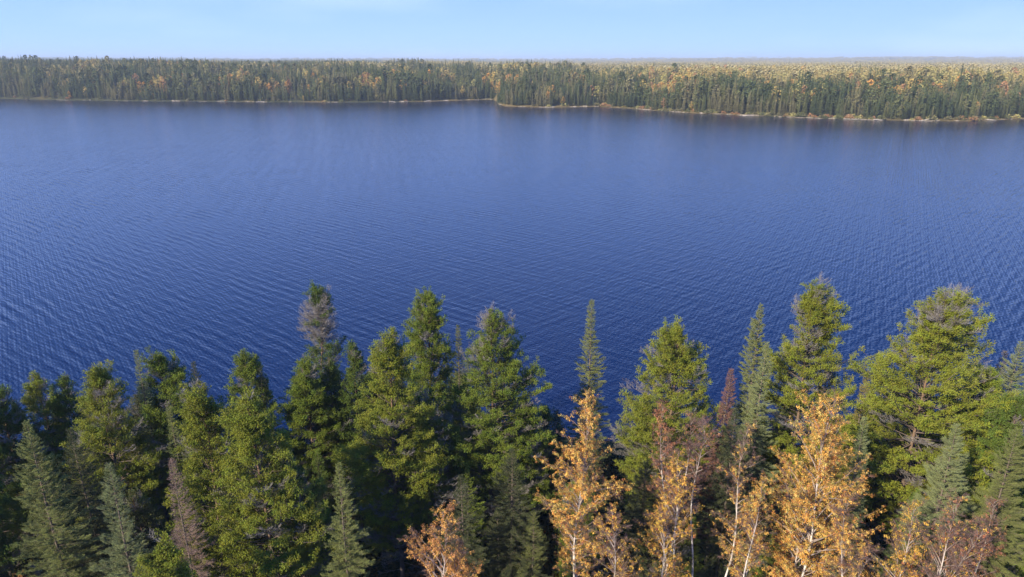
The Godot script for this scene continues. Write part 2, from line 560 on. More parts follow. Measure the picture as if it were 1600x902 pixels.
func far_leafy_mesh(seed_: int, wide: float, low: float) -> ArrayMesh:
	var g := RandomNumberGenerator.new()
	g.seed = seed_
	var s := Shape.new()
	s.tube(PackedVector3Array([Vector3(0, -0.05, 0), Vector3(0, 0.85, 0)]), PackedFloat32Array([0.012, 0.004]), 4, Color(1, 1, 1.5), Color(1, 1, 1))
	for k in 150:
		var y := low + (1.0 - low) * pow(g.randf(), 0.85)
		var t := (y - low) / (1.0 - low)
		var r := wide * sqrt(maxf(0.02, 1.0 - pow(absf(t * 1.55 - 0.55), 2.2))) * sqrt(g.randf()) * g.randf_range(0.8, 1.15)
		var a := g.randf() * TAU
		var p := Vector3(cos(a) * r, y, sin(a) * r)
		var d := Vector3(g.randf_range(-1, 1), g.randf_range(-0.5, 1), g.randf_range(-1, 1)).normalized() * 0.04
		var w := d.cross(Vector3(g.randf_range(-1, 1), g.randf_range(-1, 1), g.randf_range(-1, 1))).normalized() * 0.022
		var lit := g.randf_range(0.86, 1.12)
		s.kite(p - d, p + w, p - w, p + d, Color(lit, lit, lit), Color(lit, lit, lit) * 1.1)
	return s.mesh(M.far_leaf)


func grove_mesh(seed_: int, leafy: bool) -> ArrayMesh:
	var g := RandomNumberGenerator.new()
	g.seed = seed_
	var s := Shape.new()
	for k in 16:
		var a := g.randf() * TAU
		var at := Vector3(cos(a), 0, sin(a)) * sqrt(g.randf()) * 15.0
		var h := g.randf_range(9.0, 16.0)
		var lit := g.randf_range(0.9, 1.1)
		for q in 26:
			var y := h * (0.25 + 0.75 * q / 25.0)
			var r := h * (0.2 * sqrt(maxf(0.03, 1.0 - pow((y / h) * 2.0 - 1.1, 2.0))) if leafy else 0.15 * (1.05 - y / h)) * g.randf_range(0.7, 1.2)
			var b := q * 2.4 + g.randf()
			var out := Vector3(cos(b), 0, sin(b))
			var side := Vector3(-sin(b), 0, cos(b)) * (r * 0.5 + 0.12)
			var p := at + Vector3(0, y, 0)
			s.kite(p + Vector3(0, 0.6, 0), p + out * r * 0.6 + side, p + out * r * 0.6 - side, p + out * r - Vector3(0, 0.7, 0), Color(lit, lit, lit), Color(lit, lit, lit) * 1.1)
	return s.mesh(M.far_leaf)


func bush_mesh(seed_: int) -> ArrayMesh:
	var g := RandomNumberGenerator.new()
	g.seed = seed_
	var s := Shape.new()
	for k in 110:
		var a := g.randf() * TAU
		var up := g.randf() * 1.3
		var p := Vector3(cos(a) * cos(up), sin(up), sin(a) * cos(up)) * g.randf_range(0.5, 1.0)
		var d := (p.normalized() + Vector3(g.randf_range(-0.8, 0.8), g.randf_range(-0.5, 0.8), g.randf_range(-0.8, 0.8))).normalized() * 0.17
		var w := d.cross(Vector3(g.randf_range(-1, 1), g.randf_range(-1, 1), g.randf_range(-1, 1))).normalized() * 0.1
		var lit := g.randf_range(0.75, 1.2)
		s.kite(p - d, p + w, p - w, p + d, Color(lit, lit, lit), Color(lit, lit, lit))
	return s.mesh(M.far_leaf)


# ---------------------------------------------------------------- water
func ripple_texture() -> ImageTexture:
	# slopes of a wind sea made of two crossing wave trains, periodic over the tile; the slope is stored four times too steep
	var size := 1024
	var g := RandomNumberGenerator.new()
	g.seed = 41
	var sx := PackedFloat32Array()
	var sy := PackedFloat32Array()
	sx.resize(size * size)
	sy.resize(size * size)
	for k in 64:
		var small := k % 3 == 0
		var lam := g.randf_range(0.26, 0.7) if small else g.randf_range(0.9, 2.1)
		var train := -0.62 if k % 2 else 0.76          # radians between the wave's heading and straight ahead
		var th := train + g.randfn(0.0, 0.5 if small else 0.17)
		var kx := roundi(sin(th) * TILE / lam)
		var ky := roundi(cos(th) * TILE / lam)
		var steep := 0.019 if small else 0.0075
		var lean := Vector2(kx, ky).normalized() * steep
		var ph := g.randf() * TAU
		var c1 := cos(TAU * kx / size)
		var s1 := sin(TAU * kx / size)
		for y in size:
			var a := ph + TAU * ky * y / size
			var c := cos(a)
			var s := sin(a)
			var row := y * size
			for x in size:
				# sharpened crests: the slope's wave is squared a little
				var f := c * (1.0 + 0.85 * s)
				sx[row + x] += lean.x * f
				sy[row + x] += lean.y * f
				var n := c * c1 - s * s1
				s = s * c1 + c * s1
				c = n
	var bytes := PackedFloat32Array()
	bytes.resize(size * size * 3)
	for k in size * size:
		bytes[k * 3] = 0.5 + 2.0 * sx[k]
		bytes[k * 3 + 1] = 0.5 + 2.0 * sy[k]
		bytes[k * 3 + 2] = 1.0
	return ImageTexture.create_from_image(Image.create_from_data(size, size, false, Image.FORMAT_RGBF, bytes.to_byte_array()))


func water() -> void:
	var m := StandardMaterial3D.new()
	m.albedo_color = Color(0.002, 0.006, 0.034).linear_to_srgb()
	m.roughness = 0.13
	m.metallic_specular = 0.5
	m.normal_enabled = true
	m.normal_texture = ripple_texture()
	m.normal_scale = 0.25
	var g := RandomNumberGenerator.new()
	g.seed = 12
	var swell := []
	for k in 8:
		var th := (-0.8 if k % 2 else 0.95) + g.randfn(0.0, 0.3)
		var lam := g.randf_range(2.8, 6.5)
		swell.append([sin(th) * TAU / lam, cos(th) * TAU / lam, 0.0035 * lam / 4.0, g.randf() * TAU])
	var rs := [46.0]
	while rs[-1] < 2700.0:
		rs.append(rs[-1] * (1.0065 if rs[-1] < 190.0 else 1.03))
	var az := []
	var a := -86.0
	while a < 86.01:
		az.append(a)
		a += 0.36 if absf(a + 0.1) < 46.0 else 2.0
	var s := Shape.new()
	for r in rs:
		for b in az:
			var x: float = r * sin(deg_to_rad(b))
			var z: float = -r * cos(deg_to_rad(b))
			var y := 0.0
			var n := Vector3(0, 1, 0)
			if r < 320.0:
				var fade: float = 1.0 - smoothstep(160.0, 320.0, r)
				for w in swell:
					var ph: float = w[0] * x + w[1] * z + w[3]
					y += w[2] * sin(ph) * fade
					n.x -= w[2] * w[0] * cos(ph) * fade
					n.z -= w[2] * w[1] * cos(ph) * fade
			s.v.append(Vector3(x, y, z)); s.n.append(n.normalized()); s.c.append(Color.WHITE)
			s.uv.append(Vector2(x, z) / TILE)
	var wide := az.size()
	for j in rs.size() - 1:
		for k in wide - 1:
			var p := j * wide + k
			s.i.append(p); s.i.append(p + wide); s.i.append(p + 1)
			s.i.append(p + 1); s.i.append(p + wide); s.i.append(p + wide + 1)
	var o := MeshInstance3D.new()
	o.mesh = s.mesh(m)
	tag(top(o, "lake_water"), "blue wind-rippled lake between the near trees and the far shore", "lake", "", "structure")


func terrain() -> void:
	var rs := [0.0]
	var r := 2.5
	while r < 13000.0:
		rs.append(r)
		if r < 70.0: r += 2.5
		elif r < 400.0: r += 22.0
		elif r < 960.0: r += 7.0
		else: r *= 1.05
	var az := []
	var a := -180.0
	while a < 180.01:
		az.append(a)
		a += 0.5 if absf(a + 0.1) < 50.0 else 4.0
	var s := Shape.new()
	for q in rs:
		for b in az:
			var x: float = q * sin(deg_to_rad(b))
			var z: float = -q * cos(deg_to_rad(b))
			s.v.append(Vector3(x, ground(x, z), z))
			var f := rough_noise.get_noise_2d(x * 0.6, z * 0.6)
			if q < 200.0:
				s.c.append(Color(0.055, 0.045, 0.028).lerp(Color(0.05, 0.06, 0.025), clampf(f + 0.5, 0, 1)))
			else:
				s.c.append(Color(0.06, 0.065, 0.035).lerp(Color(0.17, 0.13, 0.055), smoothstep(-0.25, 0.35, f + 0.012 * b)))
	var wide := az.size()
	for j in rs.size() - 1:
		for k in wide - 1:
			var p := j * wide + k
			s.i.append(p); s.i.append(p + wide); s.i.append(p + 1)
			s.i.append(p + 1); s.i.append(p + wide); s.i.append(p + wide + 1)
	s.n.resize(s.v.size())
	for k in s.v.size():
		var p := s.v[k]
		var e := maxf(1.0, p.length() * 0.02)
		s.n[k] = Vector3(ground(p.x - e, p.z) - ground(p.x + e, p.z), 2.0 * e, ground(p.x, p.z - e) - ground(p.x, p.z + e)).normalized()
	var o := MeshInstance3D.new()
	o.mesh = s.mesh(M.earth)
	tag(top(o, "ground"), "forest floor of the banks and the low hills behind the lake", "ground", "", "structure")


func wisps() -> ImageTexture:
	# faint high cloud
	var f := FastNoiseLite.new()
	f.seed = 8
	f.frequency = 0.011
	f.fractal_octaves = 5
	var im := Image.create(1024, 512, false, Image.FORMAT_RGBA8)
	im.fill(Color(1, 1, 1, 0))
	for y in 256:
		for x in 1024:
			var a := TAU * x / 1024.0
			var n := f.get_noise_3d(cos(a) * 130.0, (256 - y) * 5.0, sin(a) * 130.0)
			im.set_pixel(x, y, Color(1.0, 0.92, 0.90, 0.075 * smoothstep(0.05, 0.5, n)))
	return ImageTexture.create_from_image(im)


# ---------------------------------------------------------------- far shore
func polar(az: float, r: float) -> Vector3:
	var x := r * sin(deg_to_rad(az))
	var z := -r * cos(deg_to_rad(az))
	return Vector3(x, ground(x, z), z)


func far_shore() -> void:
	var g := RandomNumberGenerator.new()
	g.seed = 99
	# a pale strip of rock and sand along the waterline
	var s := Shape.new()
	var a := -50.0
	var k := 0
	while a < 50.0:
		var w := maxf(0.0, -0.2 + 2.2 * rough_noise.get_noise_2d(a * 40.0, 300.0) + 1.0 * rough_noise.get_noise_2d(a * 160.0, 30.0))
		var r := shore(a)
		var d := Vector3(sin(deg_to_rad(a)), 0, -cos(deg_to_rad(a)))
		var col := Color(0.30, 0.26, 0.20).lerp(Color(0.14, 0.12, 0.08), g.randf())
		for q in 3:
			var far: float = [-w - 0.3, 0.0, w * 1.2 + 0.6][q]
			s.v.append(d * (r + far) + Vector3(0, [-0.12, 0.12 + w * 0.25, 0.28 + w * 0.35][q], 0)); s.n.append(Vector3(0, 0.85, 0).lerp(-d, 0.35).normalized()); s.c.append(col)
		if k > 0:
			for q in 2:
				var p := k * 3 + q
				s.i.append(p - 3); s.i.append(p - 2); s.i.append(p)
				s.i.append(p - 2); s.i.append(p + 1); s.i.append(p)
		k += 1
		a += 0.06
	var o := MeshInstance3D.new()
	o.mesh = s.mesh(M.stone)
	tag(top(o, "shore_path"), "pale strip of rock and sand along the far waterline", "shore", "", "structure").name = "stony_shore"

	var kinds := [far_spruce_mesh(1, 0.14), far_spruce_mesh(2, 0.175), far_spruce_mesh(3, 0.11), far_leafy_mesh(4, 0.17, 0.3)]
	var leafy := [far_leafy_mesh(5, 0.2, 0.25), far_leafy_mesh(6, 0.16, 0.2), far_leafy_mesh(7, 0.24, 0.3)]
	var many := []
	for q in kinds.size(): many.append(Sprinkle.new())
	var gold := []
	for q in leafy.size(): gold.append(Sprinkle.new())
	var greens := [Color(0.062, 0.085, 0.038), Color(0.080, 0.102, 0.042), Color(0.10, 0.118, 0.05), Color(0.13, 0.14, 0.055), Color(0.17, 0.16, 0.08)]
	var golds := [Color(0.52, 0.28, 0.08), Color(0.46, 0.34, 0.11), Color(0.36, 0.20, 0.10), Color(0.36, 0.33, 0.12)]
	var green_mats := []
	for c in greens: green_mats.append(tinted(c))
	var gold_mats := []
	for c in golds: gold_mats.append(tinted(c))
	var singles := 0
	var single_golds := 0
	var order := []
	for q in 22000:
		var az := g.randf_range(-47.0, 47.0)
		order.append([1.2 + 300.0 * pow(g.randf(), 1.35), az])
	order.sort_custom(func(p, q): return p[0] < q[0])
	for e in order:
		var az: float = e[1]
		var back: float = e[0]
		var p := polar(az, shore(az) + back)
		var right := az > -1.0
		var patch := rough_noise.get_noise_2d(p.x * 0.7, p.z * 0.7)
		var autumn := 0.015 + 0.85 * smoothstep(0.20, 0.36, patch) * smoothstep(8.0, 30.0, back)
		if right:
			autumn += 0.97 * smoothstep(85.0, 130.0, back - 30.0 * patch) * smoothstep(1.0, 16.0, az)
		else:
			autumn += 0.10 * smoothstep(60.0, 200.0, back)
		var h := g.randf_range(8.5, 18.5) * (0.62 + 0.38 * smoothstep(0.0, 12.0, back)) * (1.0 + 0.6 * rough_noise.get_noise_2d(p.x * 0.8 + 300.0, p.z * 0.8))
		if g.randf() < 0.05: h *= g.randf_range(1.15, 1.4)
		h = clampf(h, 5.0, 21.5)
		var turn := Basis(Vector3.UP, g.randf() * TAU).rotated(Vector3.RIGHT, g.randfn(0, 0.02)).rotated(Vector3.BACK, g.randfn(0, 0.02))
		var seen: bool = absf(az) < 37.0
		if g.randf() < autumn:
			h *= 0.85
			var t := Transform3D(turn.scaled(Vector3(h, h, h) * Vector3(g.randf_range(0.9, 1.3), 1, g.randf_range(0.9, 1.3))), p)
			var n := g.randi() % leafy.size()
			var hue := g.randi() % golds.size()
			if seen and single_golds < 170 and g.randf() < 0.6 and back < 120.0:
				single_golds += 1
				var side := "right-hand point" if right else "left-hand shore"
				far_single("autumn_tree", leafy[n], gold_mats[hue], t, "orange-yellow leafy tree among the dark conifers of the far %s" % side, "tree", "autumn trees on the far %s" % side)
			else:
				gold[n].add(t, golds[hue].lerp(Color(0.36, 0.32, 0.13), 0.8 if back > 80.0 and g.randf() < 0.85 else 0.0) * g.randf_range(0.88, 1.08))
		else:
			var n := g.randi() % kinds.size()
			if n == 3 and g.randf() < 0.4: n = 2
			var t := Transform3D(turn.scaled(Vector3(h, h, h) * Vector3(g.randf_range(0.85, 1.35), 1, g.randf_range(0.85, 1.35))), p)
			var hue := clampi(int(2.5 + 6.0 * rough_noise.get_noise_2d(p.x * 1.4 - 200.0, p.z * 1.4) + g.randfn(0.0, 0.9)), 0, 4)
			if seen and singles < 300 and back > 2.0 and g.randf() < 0.75:
				singles += 1
				var side := "right-hand point" if right else "left-hand shore"
				far_single("shore_conifer", kinds[n], green_mats[hue], t, "dark conifer in the front row at the water's edge of the far %s" % side, "tree", "front-row conifers of the far %s" % side)
			else:
				many[n].add(t, greens[hue] * g.randf_range(0.75, 1.2))
	for q in many.size():
		tag(top(many[q].node("x", kinds[q]), "far_forest"), "dense dark conifer forest covering the land beyond the lake", "forest", "conifer forest beyond the lake", "stuff")
	for q in gold.size():
		tag(top(gold[q].node("x", leafy[q]), "far_autumn_forest"), "yellow and orange trees mixed through the forest beyond the lake", "forest", "autumn woods beyond the lake", "stuff")

	# low yellowish shrubs at the waterline
	var bush := [bush_mesh(1), bush_mesh(2)]
	for q in 170:
		var az := g.randf_range(-36.0, 37.0) if q < 50 else g.randf_range(6.0, 37.0)
		var t := Transform3D(Basis(Vector3.UP, g.randf() * TAU).scaled(Vector3(1.3, 1.1, 1.3) * g.randf_range(0.9, 2.4)), polar(az, shore(az) + g.randf_range(0.4, 3.5)))
		far_single("shore_bush", bush[q % 2], [gold_mats[3], green_mats[3], green_mats[4], gold_mats[2]][q % 4], t, "low tawny bush at the water's edge of the far shore", "bush", "bushes along the far waterline")

	# woods fading into the distance
	var groves := [grove_mesh(1, false), grove_mesh(2, false), grove_mesh(3, true)]
	var wood := [Sprinkle.new(), Sprinkle.new(), Sprinkle.new()]
	for q in 17000:
		var az := g.randf_range(-46.0, 46.0)
		var r := shore(az) + 240.0 * pow(30.0, pow(g.randf(), 1.15))
		var p := polar(az, r)
		var patch := rough_noise.get_noise_2d(p.x * 0.22 + 40.0, p.z * 0.22)
		var autumn := smoothstep(-0.25, 0.25, patch + 0.022 * az)
		var n := 2 if g.randf() < autumn else q % 2
		var c: Color = golds[[3, 1, 3, 0][q % 4]].lerp(Color(0.33, 0.29, 0.14), 0.9) if n == 2 else greens[q % 5]
		wood[n].add(Transform3D(Basis(Vector3.UP, g.randf() * TAU).scaled(Vector3(1, g.randf_range(0.8, 1.15), 1)), p), c * g.randf_range(0.88, 1.12))
	for q in 3:
		tag(top(wood[q].node("x", groves[q]), "distant_woods"), ["dark conifer woods stretching to the horizon", "dark conifer woods stretching to the horizon", "tawny yellow woods stretching to the horizon"][q], "forest", "woods stretching to the horizon", "stuff")

	# pale fallen logs at the far waterline
	for e in [[-6.9, "pale fallen log leaning into the water of the far bay", 9.0, 0.35], [-8.6, "bleached log lying along the far shore left of the bay", 7.0, 0.1], [-9.6, "thin white log on the far shore left of the leaning one", 6.0, -0.3],
		[25.9, "white fallen trunk lying along the right-hand point's waterline", 10.0, 0.05], [27.6, "short pale log right of the white fallen trunk", 5.0, -0.15], [30.4, "long bleached trunk slanting down at the right-hand point", 9.0, 0.5],
		[-19.6, "bleached log lying on the far left shore", 6.5, 0.1], [-22.2, "pale driftwood log farthest left on the far shore", 6.0, -0.1], [18.6, "grey log at the waterline below the point's yellow bushes", 7.0, 0.2], [34.2, "pale log near the right end of the far waterline", 8.0, -0.1]]:
		var st := Shape.new()
		var l: float = e[2]
		st.tube(PackedVector3Array([Vector3(-l / 2, 0, 0), Vector3(-l / 4, 0.05, 0.1), Vector3(l / 4, 0.0, -0.05), Vector3(l / 2, 0.1, 0)]), PackedFloat32Array([0.24, 0.21, 0.16, 0.05]), 7, Color(0.40, 0.36, 0.31), Color(0.44, 0.4, 0.35))
		for q in 4:
			var x := l * (-0.2 + 0.17 * q)
			st.tube(PackedVector3Array([Vector3(x, 0.1, 0), Vector3(x + 0.3, 0.7, 0.3 * (q - 1.5))]), PackedFloat32Array([0.05, 0.02]), 4, Color(0.55, 0.5, 0.44), Color(0.5, 0.46, 0.4))
		var m := MeshInstance3D.new()
		m.mesh = st.mesh(M.stone)
		tag(top(m, "fallen_log"), e[1], "log", "fallen logs at the far waterline")
		var p := polar(e[0], shore(e[0]) - 0.6)
		m.transform = Transform3D(Basis(Vector3.UP, -deg_to_rad(e[0]) + e[3] * 0.6).rotated(Vector3.BACK, e[3] * 0.5), Vector3(p.x, 0.3, p.z))


func tinted(c: Color) -> StandardMaterial3D:
	var m := paint(0.9, 0.15)
	m.albedo_color = c.linear_to_srgb()
	m.backlight_enabled = true
	m.backlight = Color(0.25, 0.25, 0.2)
	return m


func far_single(called: String, mesh: Mesh, mat: Material, t: Transform3D, label: String, category: String, group: String) -> void:
	var o := MeshInstance3D.new()
	o.mesh = mesh
	o.set_surface_override_material(0, mat)
	o.transform = t
	tag(top(o, called), label, category, group)


# ---------------------------------------------------------------- the near bank
func near_tree(kind: String, called: String, px: float, py: float, d: float, width: float, label: String, how: Dictionary, group: String) -> Node3D:
	# px, py, width: where the tip stands in a 1600 wide picture and how wide the crown is there, at d metres ahead
	var tip := spot(px, py, d)
	var lean: Vector3 = how.get("lean", Vector3.ZERO)
	var base := Vector3(tip.x - lean.x, 0, tip.z - lean.z)
	base.y = ground(base.x, base.z)
	how.h = tip.y - base.y - (0.9 if kind == "pine" else 0.2)
	how.r = width * 0.5 / FOCAL * tip.distance_to(Vector3(0, EYE, 0))
	how.seed = int(px * 7.0 + py * 13.0)
	var root := Node3D.new()
	top(root, called)
	root.position = base
	match kind:
		"pine": pine(root, how)
		"spruce": spruce(root, how)
		"birch": birch(root, how)
	tag(root, label, "tree", group)
	return root


func near_bank() -> void:
	var P := Color(0.175, 0.232, 0.028)      # jack pine
	var PY := Color(0.245, 0.280, 0.032)     # yellower pine
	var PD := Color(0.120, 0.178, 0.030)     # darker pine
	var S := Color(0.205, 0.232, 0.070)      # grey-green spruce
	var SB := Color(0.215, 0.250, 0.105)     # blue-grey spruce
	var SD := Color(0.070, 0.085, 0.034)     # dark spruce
	var ORANGE := [Color(0.84, 0.50, 0.10), Color(0.80, 0.55, 0.16), Color(0.70, 0.32, 0.07), Color(0.62, 0.50, 0.14), Color(0.45, 0.18, 0.08), Color(0.45, 0.44, 0.12)]
	var YELLOW := [Color(0.80, 0.54, 0.09), Color(0.80, 0.44, 0.08), Color(0.66, 0.48, 0.10), Color(0.52, 0.18, 0.08)]
	var RUST := [Color(0.42, 0.19, 0.10), Color(0.48, 0.26, 0.11), Color(0.32, 0.13, 0.09)]
	var PINK := [Color(0.70, 0.38, 0.10), Color(0.60, 0.28, 0.10), Color(0.72, 0.48, 0.12)]
	var gp := "pines of the near bank"
	var gs := "spruces of the near bank"
	var gb := "birches of the near bank"
	# ---- from left to right: [tip x, tip y, metres ahead, crown width, label, how]
	for e in [
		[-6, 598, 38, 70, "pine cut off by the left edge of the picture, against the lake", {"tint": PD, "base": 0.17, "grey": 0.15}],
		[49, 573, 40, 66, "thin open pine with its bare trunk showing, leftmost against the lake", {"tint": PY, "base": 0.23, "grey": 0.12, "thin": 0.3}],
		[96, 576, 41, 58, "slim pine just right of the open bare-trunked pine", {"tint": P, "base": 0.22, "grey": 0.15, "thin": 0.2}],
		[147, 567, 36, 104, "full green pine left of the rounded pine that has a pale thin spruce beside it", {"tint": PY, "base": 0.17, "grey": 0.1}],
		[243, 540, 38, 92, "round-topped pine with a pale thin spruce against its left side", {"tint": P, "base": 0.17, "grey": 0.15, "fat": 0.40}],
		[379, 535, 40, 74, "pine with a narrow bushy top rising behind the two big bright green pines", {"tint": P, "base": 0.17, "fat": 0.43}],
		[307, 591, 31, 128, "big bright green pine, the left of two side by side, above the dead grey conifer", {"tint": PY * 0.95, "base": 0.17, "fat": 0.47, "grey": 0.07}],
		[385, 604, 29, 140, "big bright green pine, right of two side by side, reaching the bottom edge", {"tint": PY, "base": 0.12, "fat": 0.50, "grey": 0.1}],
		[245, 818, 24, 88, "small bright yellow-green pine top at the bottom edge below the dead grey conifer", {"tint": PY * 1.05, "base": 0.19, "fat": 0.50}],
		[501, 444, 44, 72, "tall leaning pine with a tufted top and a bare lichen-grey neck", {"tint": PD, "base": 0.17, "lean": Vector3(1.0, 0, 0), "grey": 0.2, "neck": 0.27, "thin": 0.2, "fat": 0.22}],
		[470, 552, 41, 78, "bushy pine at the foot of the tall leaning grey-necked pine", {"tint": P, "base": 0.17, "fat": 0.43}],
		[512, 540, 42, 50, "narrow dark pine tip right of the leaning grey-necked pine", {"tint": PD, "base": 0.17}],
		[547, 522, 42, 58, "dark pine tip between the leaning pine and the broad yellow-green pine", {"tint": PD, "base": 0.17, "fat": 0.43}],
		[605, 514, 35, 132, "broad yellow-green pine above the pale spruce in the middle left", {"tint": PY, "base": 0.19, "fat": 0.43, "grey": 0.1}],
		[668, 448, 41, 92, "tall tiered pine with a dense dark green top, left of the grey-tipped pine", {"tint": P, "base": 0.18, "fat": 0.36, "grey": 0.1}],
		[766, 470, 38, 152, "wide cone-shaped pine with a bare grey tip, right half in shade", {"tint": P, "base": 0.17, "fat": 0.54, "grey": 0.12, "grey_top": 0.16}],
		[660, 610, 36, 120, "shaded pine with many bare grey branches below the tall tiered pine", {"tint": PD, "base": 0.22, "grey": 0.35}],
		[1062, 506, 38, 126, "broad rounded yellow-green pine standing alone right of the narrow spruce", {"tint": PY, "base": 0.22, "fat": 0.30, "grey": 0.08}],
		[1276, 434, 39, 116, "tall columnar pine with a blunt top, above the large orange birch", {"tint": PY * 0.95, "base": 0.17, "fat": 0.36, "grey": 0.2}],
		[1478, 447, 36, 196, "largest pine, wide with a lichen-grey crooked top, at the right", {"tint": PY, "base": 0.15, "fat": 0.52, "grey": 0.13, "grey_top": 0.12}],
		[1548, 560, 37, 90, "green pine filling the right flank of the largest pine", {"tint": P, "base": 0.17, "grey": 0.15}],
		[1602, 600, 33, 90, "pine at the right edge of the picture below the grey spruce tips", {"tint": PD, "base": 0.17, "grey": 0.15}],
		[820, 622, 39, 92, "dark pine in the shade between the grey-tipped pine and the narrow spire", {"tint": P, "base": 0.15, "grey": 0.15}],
		[450, 700, 30, 90, "shaded pine with grey twigs between the bright pines and the pale middle spruce", {"tint": PD, "base": 0.17, "grey": 0.3}],
	]:
		near_tree("pine", "pine_tree", e[0], e[1], e[2], e[3], e[4], e[5], gp)
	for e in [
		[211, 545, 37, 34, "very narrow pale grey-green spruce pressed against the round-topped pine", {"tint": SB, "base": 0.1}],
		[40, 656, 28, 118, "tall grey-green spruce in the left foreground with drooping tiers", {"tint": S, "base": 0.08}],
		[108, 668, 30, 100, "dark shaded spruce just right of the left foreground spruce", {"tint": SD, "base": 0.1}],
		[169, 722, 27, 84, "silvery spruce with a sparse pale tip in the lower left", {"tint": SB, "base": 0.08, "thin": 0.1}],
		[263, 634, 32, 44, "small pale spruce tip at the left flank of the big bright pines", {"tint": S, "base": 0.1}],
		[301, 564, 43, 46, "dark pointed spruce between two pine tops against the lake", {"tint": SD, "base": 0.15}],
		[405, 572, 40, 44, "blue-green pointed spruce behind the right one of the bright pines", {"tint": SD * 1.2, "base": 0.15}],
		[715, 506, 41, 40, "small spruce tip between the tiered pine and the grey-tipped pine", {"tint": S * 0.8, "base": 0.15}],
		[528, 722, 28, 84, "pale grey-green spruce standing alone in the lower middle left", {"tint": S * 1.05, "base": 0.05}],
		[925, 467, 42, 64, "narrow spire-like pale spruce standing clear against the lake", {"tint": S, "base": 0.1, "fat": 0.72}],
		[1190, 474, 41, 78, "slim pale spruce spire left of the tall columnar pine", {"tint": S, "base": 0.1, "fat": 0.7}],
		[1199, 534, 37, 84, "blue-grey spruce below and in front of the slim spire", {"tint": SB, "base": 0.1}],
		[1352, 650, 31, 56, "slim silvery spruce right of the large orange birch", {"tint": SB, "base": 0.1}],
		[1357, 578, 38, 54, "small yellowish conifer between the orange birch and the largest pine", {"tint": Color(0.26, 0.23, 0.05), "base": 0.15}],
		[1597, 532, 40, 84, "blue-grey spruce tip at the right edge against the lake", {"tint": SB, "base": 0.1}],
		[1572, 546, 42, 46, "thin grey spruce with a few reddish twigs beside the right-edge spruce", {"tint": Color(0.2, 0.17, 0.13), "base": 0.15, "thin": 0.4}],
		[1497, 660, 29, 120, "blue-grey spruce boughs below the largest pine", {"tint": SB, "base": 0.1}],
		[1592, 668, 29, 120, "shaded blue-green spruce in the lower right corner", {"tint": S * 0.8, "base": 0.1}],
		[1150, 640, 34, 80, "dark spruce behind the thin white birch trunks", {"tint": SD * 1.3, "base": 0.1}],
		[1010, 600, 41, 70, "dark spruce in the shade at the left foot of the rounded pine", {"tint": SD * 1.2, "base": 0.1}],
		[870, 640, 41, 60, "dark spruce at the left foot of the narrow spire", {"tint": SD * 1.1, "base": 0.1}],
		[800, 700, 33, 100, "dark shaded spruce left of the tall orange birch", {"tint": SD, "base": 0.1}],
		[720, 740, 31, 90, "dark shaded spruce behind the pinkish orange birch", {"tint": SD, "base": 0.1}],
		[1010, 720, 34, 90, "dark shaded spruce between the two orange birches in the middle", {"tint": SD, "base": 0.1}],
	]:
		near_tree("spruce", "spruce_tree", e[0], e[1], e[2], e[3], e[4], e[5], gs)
	near_tree("spruce", "dead_conifer", 267, 716, 27.5, 58, "dead brownish-grey conifer with drooping bare twigs in the lower left", {"tint": Color(0.27, 0.19, 0.16), "base": 0.2, "dead": true, "fuzz": 0.3}, "dead conifers")
	near_tree("spruce", "dead_conifer", 1143, 575, 37, 52, "dead reddish-brown spruce spire between the rounded pine and the pale spruces", {"tint": Color(0.23, 0.125, 0.09), "base": 0.15, "dead": true, "fuzz": 0.75, "lean": Vector3(0.25, 0, 0)}, "dead conifers")
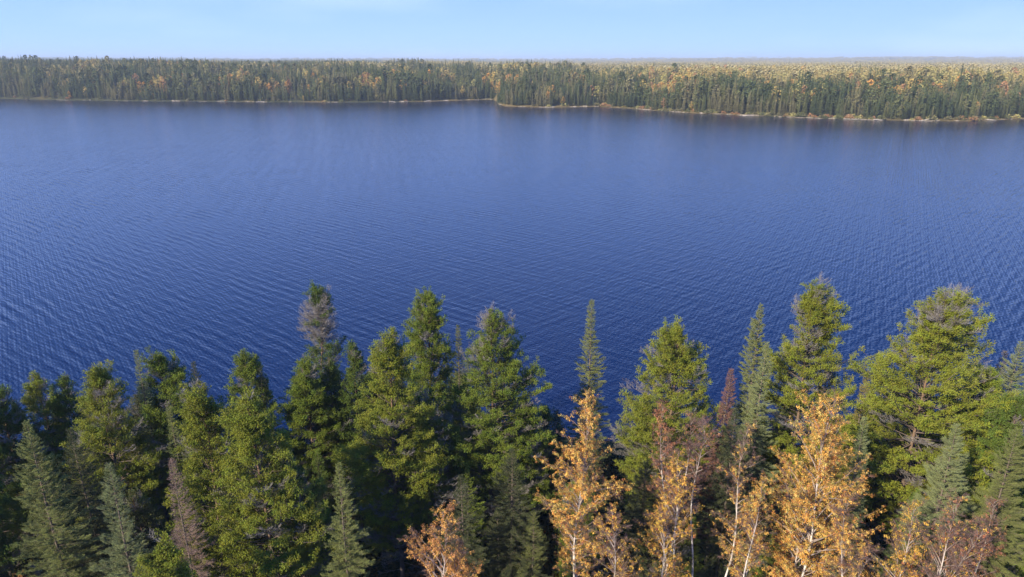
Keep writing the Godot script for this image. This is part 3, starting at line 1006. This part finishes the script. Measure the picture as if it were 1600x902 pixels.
	for e in [
		[690, 792, 25, 150, "bushy pinkish-orange birch at the bottom edge, left of centre", {"hues": PINK, "leafy": 0.5, "base": 0.25, "stems": 3}],
		[916, 612, 30, 140, "tall orange birch with a white forked trunk below the spire-like spruce", {"hues": ORANGE, "leafy": 0.5, "base": 0.36, "stems": 2, "top_leaf": 1.6}],
		[958, 790, 27, 90, "small sparse birch right of the tall orange birch's foot", {"hues": YELLOW, "leafy": 0.22, "base": 0.2, "stems": 2}],
		[1038, 628, 32, 66, "sparse birch with rusty red leaves at its top below the rounded pine", {"hues": RUST, "leafy": 0.28, "base": 0.45, "top_leaf": 1.6, "lean": Vector3(-0.5, 0, 0)}],
		[1080, 640, 33, 60, "bare thin-leaved birch right of the rusty red one", {"hues": RUST, "leafy": 0.12, "base": 0.5}],
		[1060, 700, 29, 108, "yellow-orange birch with two white stems, left of the bare white trunk", {"hues": YELLOW, "leafy": 0.34, "base": 0.2, "stems": 2}],
		[1104, 652, 32, 58, "birch with a straight bare white trunk and few leaves at its top", {"hues": RUST, "leafy": 0.12, "base": 0.68}],
		[1170, 662, 30, 72, "birch with a slanting white trunk and orange leaves on its right", {"hues": ORANGE, "leafy": 0.22, "base": 0.4, "lean": Vector3(0.7, 0, 0)}],
		[1192, 742, 28, 64, "bright orange leafy birch clump left of the large orange birch", {"hues": ORANGE, "leafy": 0.42, "base": 0.3, "stems": 2}],
		[1308, 618, 29, 190, "largest orange birch, dense and full, with white stems at its foot", {"hues": ORANGE, "leafy": 0.72, "base": 0.2, "stems": 3, "lean": Vector3(0.9, 0, 0)}],
		[1330, 770, 27, 100, "thin-leaved birch at the right foot of the largest orange birch", {"hues": ORANGE, "leafy": 0.22, "base": 0.25, "stems": 2}],
		[1432, 784, 26, 92, "yellow-leaved birch with leaning white stems at the lower right", {"hues": YELLOW, "leafy": 0.34, "base": 0.25, "stems": 2}],
		[1505, 770, 26, 110, "sparse half-bare birch with a pale trunk leaning right at the lower right", {"hues": RUST + YELLOW, "leafy": 0.16, "base": 0.25, "stems": 2, "lean": Vector3(1.3, 0, 0)}],
		[1556, 776, 27, 70, "sparse reddish birch nearest the lower right corner", {"hues": RUST, "leafy": 0.22, "base": 0.25}],
	]:
		near_tree("birch", "birch_tree", e[0], e[1], e[2], e[3], e[4], e[5], gb)

	# the wood between and behind the trees that stand out, and on either side of the picture
	var g := RandomNumberGenerator.new()
	g.seed = 2024
	var fills := []
	for k in 92:
		var d := g.randf_range(31.0, 50.0)
		var x := g.randf_range(-0.82, 0.82) * d
		fills.append([x, -d, g.randf_range(5.0, 9.5) if d < 38.0 else g.randf_range(5.5, 11.0)])
	for k in 26:
		var d := g.randf_range(9.0, 22.0)
		fills.append([g.randf_range(-12.0, 16.0), -d, clampf(EYE - d * 0.93 - 5.5, 5.0, 13.0) * g.randf_range(0.7, 0.95)])
	for k in 44:
		var d := g.randf_range(18.0, 48.0)
		fills.append([(d * 0.84 + g.randf_range(2.0, 15.0)) * (-1.0 if k % 2 else 1.0), -d, g.randf_range(9.0, 15.5)])
	for k in fills.size():
		var f: Array = fills[k]
		var root := Node3D.new()
		top(root, "forest_pine" if k % 3 == 0 else "forest_spruce")
		root.position = Vector3(f[0], ground(f[0], f[1]), f[1])
		var how := {"h": f[2], "r": f[2] * g.randf_range(0.11, 0.16), "base": 0.08, "seed": 5000 + k * 17, "tint": [SD * 1.15, PD * 1.1, P, S * 0.8][k % 4], "grey": 0.15}
		if k % 3 == 0:
			pine(root, how)
			tag(root, "young pine crowded in the shade between the taller trees of the near bank", "tree", "young pines filling the near bank")
		else:
			spruce(root, how)
			tag(root, "young spruce crowded in the shade between the taller trees of the near bank", "tree", "young spruces filling the near bank")
	# low shrubs on the forest floor
	var shrubs := Sprinkle.new()
	for k in 3600:
		var d := g.randf_range(8.0, 52.0)
		var x := g.randf_range(-55.0, 55.0)
		var q := g.randf_range(0.35, 1.1)
		shrubs.add(Transform3D(Basis(Vector3.UP, g.randf() * TAU).scaled(Vector3(q, q * 0.9, q)), Vector3(x, ground(x, -d) - 0.05, -d)), [Color(0.09, 0.085, 0.035), Color(0.06, 0.075, 0.03), Color(0.16, 0.085, 0.03)][k % 3] * g.randf_range(0.7, 1.2))
	tag(top(shrubs.node("x", bush_mesh(8)), "undergrowth"), "low shrubs covering the floor of the near wood", "undergrowth", "", "stuff")


func _ready() -> void:
	# ---- camera
	var cam := Camera3D.new()
	cam.name = "camera"
	cam.fov = rad_to_deg(2.0 * atan(451.0 / FOCAL))
	cam.near = 0.5
	cam.far = 30000.0
	cam.position = Vector3(0, EYE, 0)
	cam.rotation_degrees = Vector3(-PITCH, 0, 0)
	add_child(cam)
	cam.current = true
	# ---- sky, air, exposure
	var sky := ProceduralSkyMaterial.new()
	sky.sky_horizon_color = Color(0.31, 0.48, 0.95).linear_to_srgb()
	sky.sky_top_color = Color(0.014, 0.120, 0.50).linear_to_srgb()
	sky.sky_curve = 0.155
	sky.sky_cover = wisps()
	sky.ground_horizon_color = Color(0.3, 0.4, 0.5).linear_to_srgb()
	sky.ground_bottom_color = Color(0.1, 0.12, 0.15).linear_to_srgb()
	sky.sun_angle_max = 12.0
	var env := Environment.new()
	env.background_mode = Environment.BG_SKY
	env.sky = Sky.new()
	env.sky.sky_material = sky
	env.tonemap_mode = Environment.TONE_MAPPER_LINEAR
	env.tonemap_exposure = 1.75
	env.fog_enabled = true
	env.fog_density = 0.00019
	env.fog_light_color = Color(0.88, 0.95, 1.0)
	env.sdfgi_enabled = true
	env.ssao_enabled = true
	env.ssil_enabled = true
	var we := WorldEnvironment.new()
	we.name = "world"
	we.environment = env
	add_child(we)
	# ---- the sun, low behind the camera on its left
	var sun := DirectionalLight3D.new()
	sun.name = "sun"
	sun.light_energy = 1.6
	sun.light_color = Color(1.0, 0.94, 0.84)
	sun.light_angular_distance = 0.5
	sun.shadow_enabled = true
	sun.transform = Transform3D().looking_at(-Vector3(-0.62, 0.52, 0.62))
	add_child(sun)

	rough_noise.seed = 5
	rough_noise.frequency = 0.02
	rough_noise.fractal_octaves = 3
	M.needle = paint(0.62, 0.4)
	M.needle.backlight_enabled = true
	M.needle.backlight = Color(0.3, 0.32, 0.2)
	M.twig = paint(0.9, 0.2)
	M.leaf = paint(0.55, 0.4)
	M.leaf.backlight_enabled = true
	M.leaf.backlight = Color(0.7, 0.65, 0.5)
	M.far_leaf = paint(0.9, 0.15)
	M.far_leaf.backlight_enabled = true
	M.far_leaf.backlight = Color(0.25, 0.25, 0.2)
	M.bark = paint(0.95, 0.2)
	M.birch_bark = paint(0.7, 0.3)
	M.stone = paint(0.9, 0.25)
	M.earth = paint(1.0, 0.1)
	M.earth.heightmap_enabled = true
	M.earth.heightmap_texture = grain(3, 0.03)
	M.earth.heightmap_scale = 18.0
	M.earth.uv1_triplanar = true
	M.earth.uv1_world_triplanar = true
	M.earth.uv1_scale = Vector3.ONE * 0.2
	K.pine = [pine_clump(1), pine_clump(2), pine_clump(3)]
	K.spruce = [spruce_spray(1), spruce_spray(2), spruce_spray(3)]
	K.bare = bare_spray(1)
	K.leaf = leaf_sprig(1)

	terrain()
	water()
	far_shore()
	near_bank()
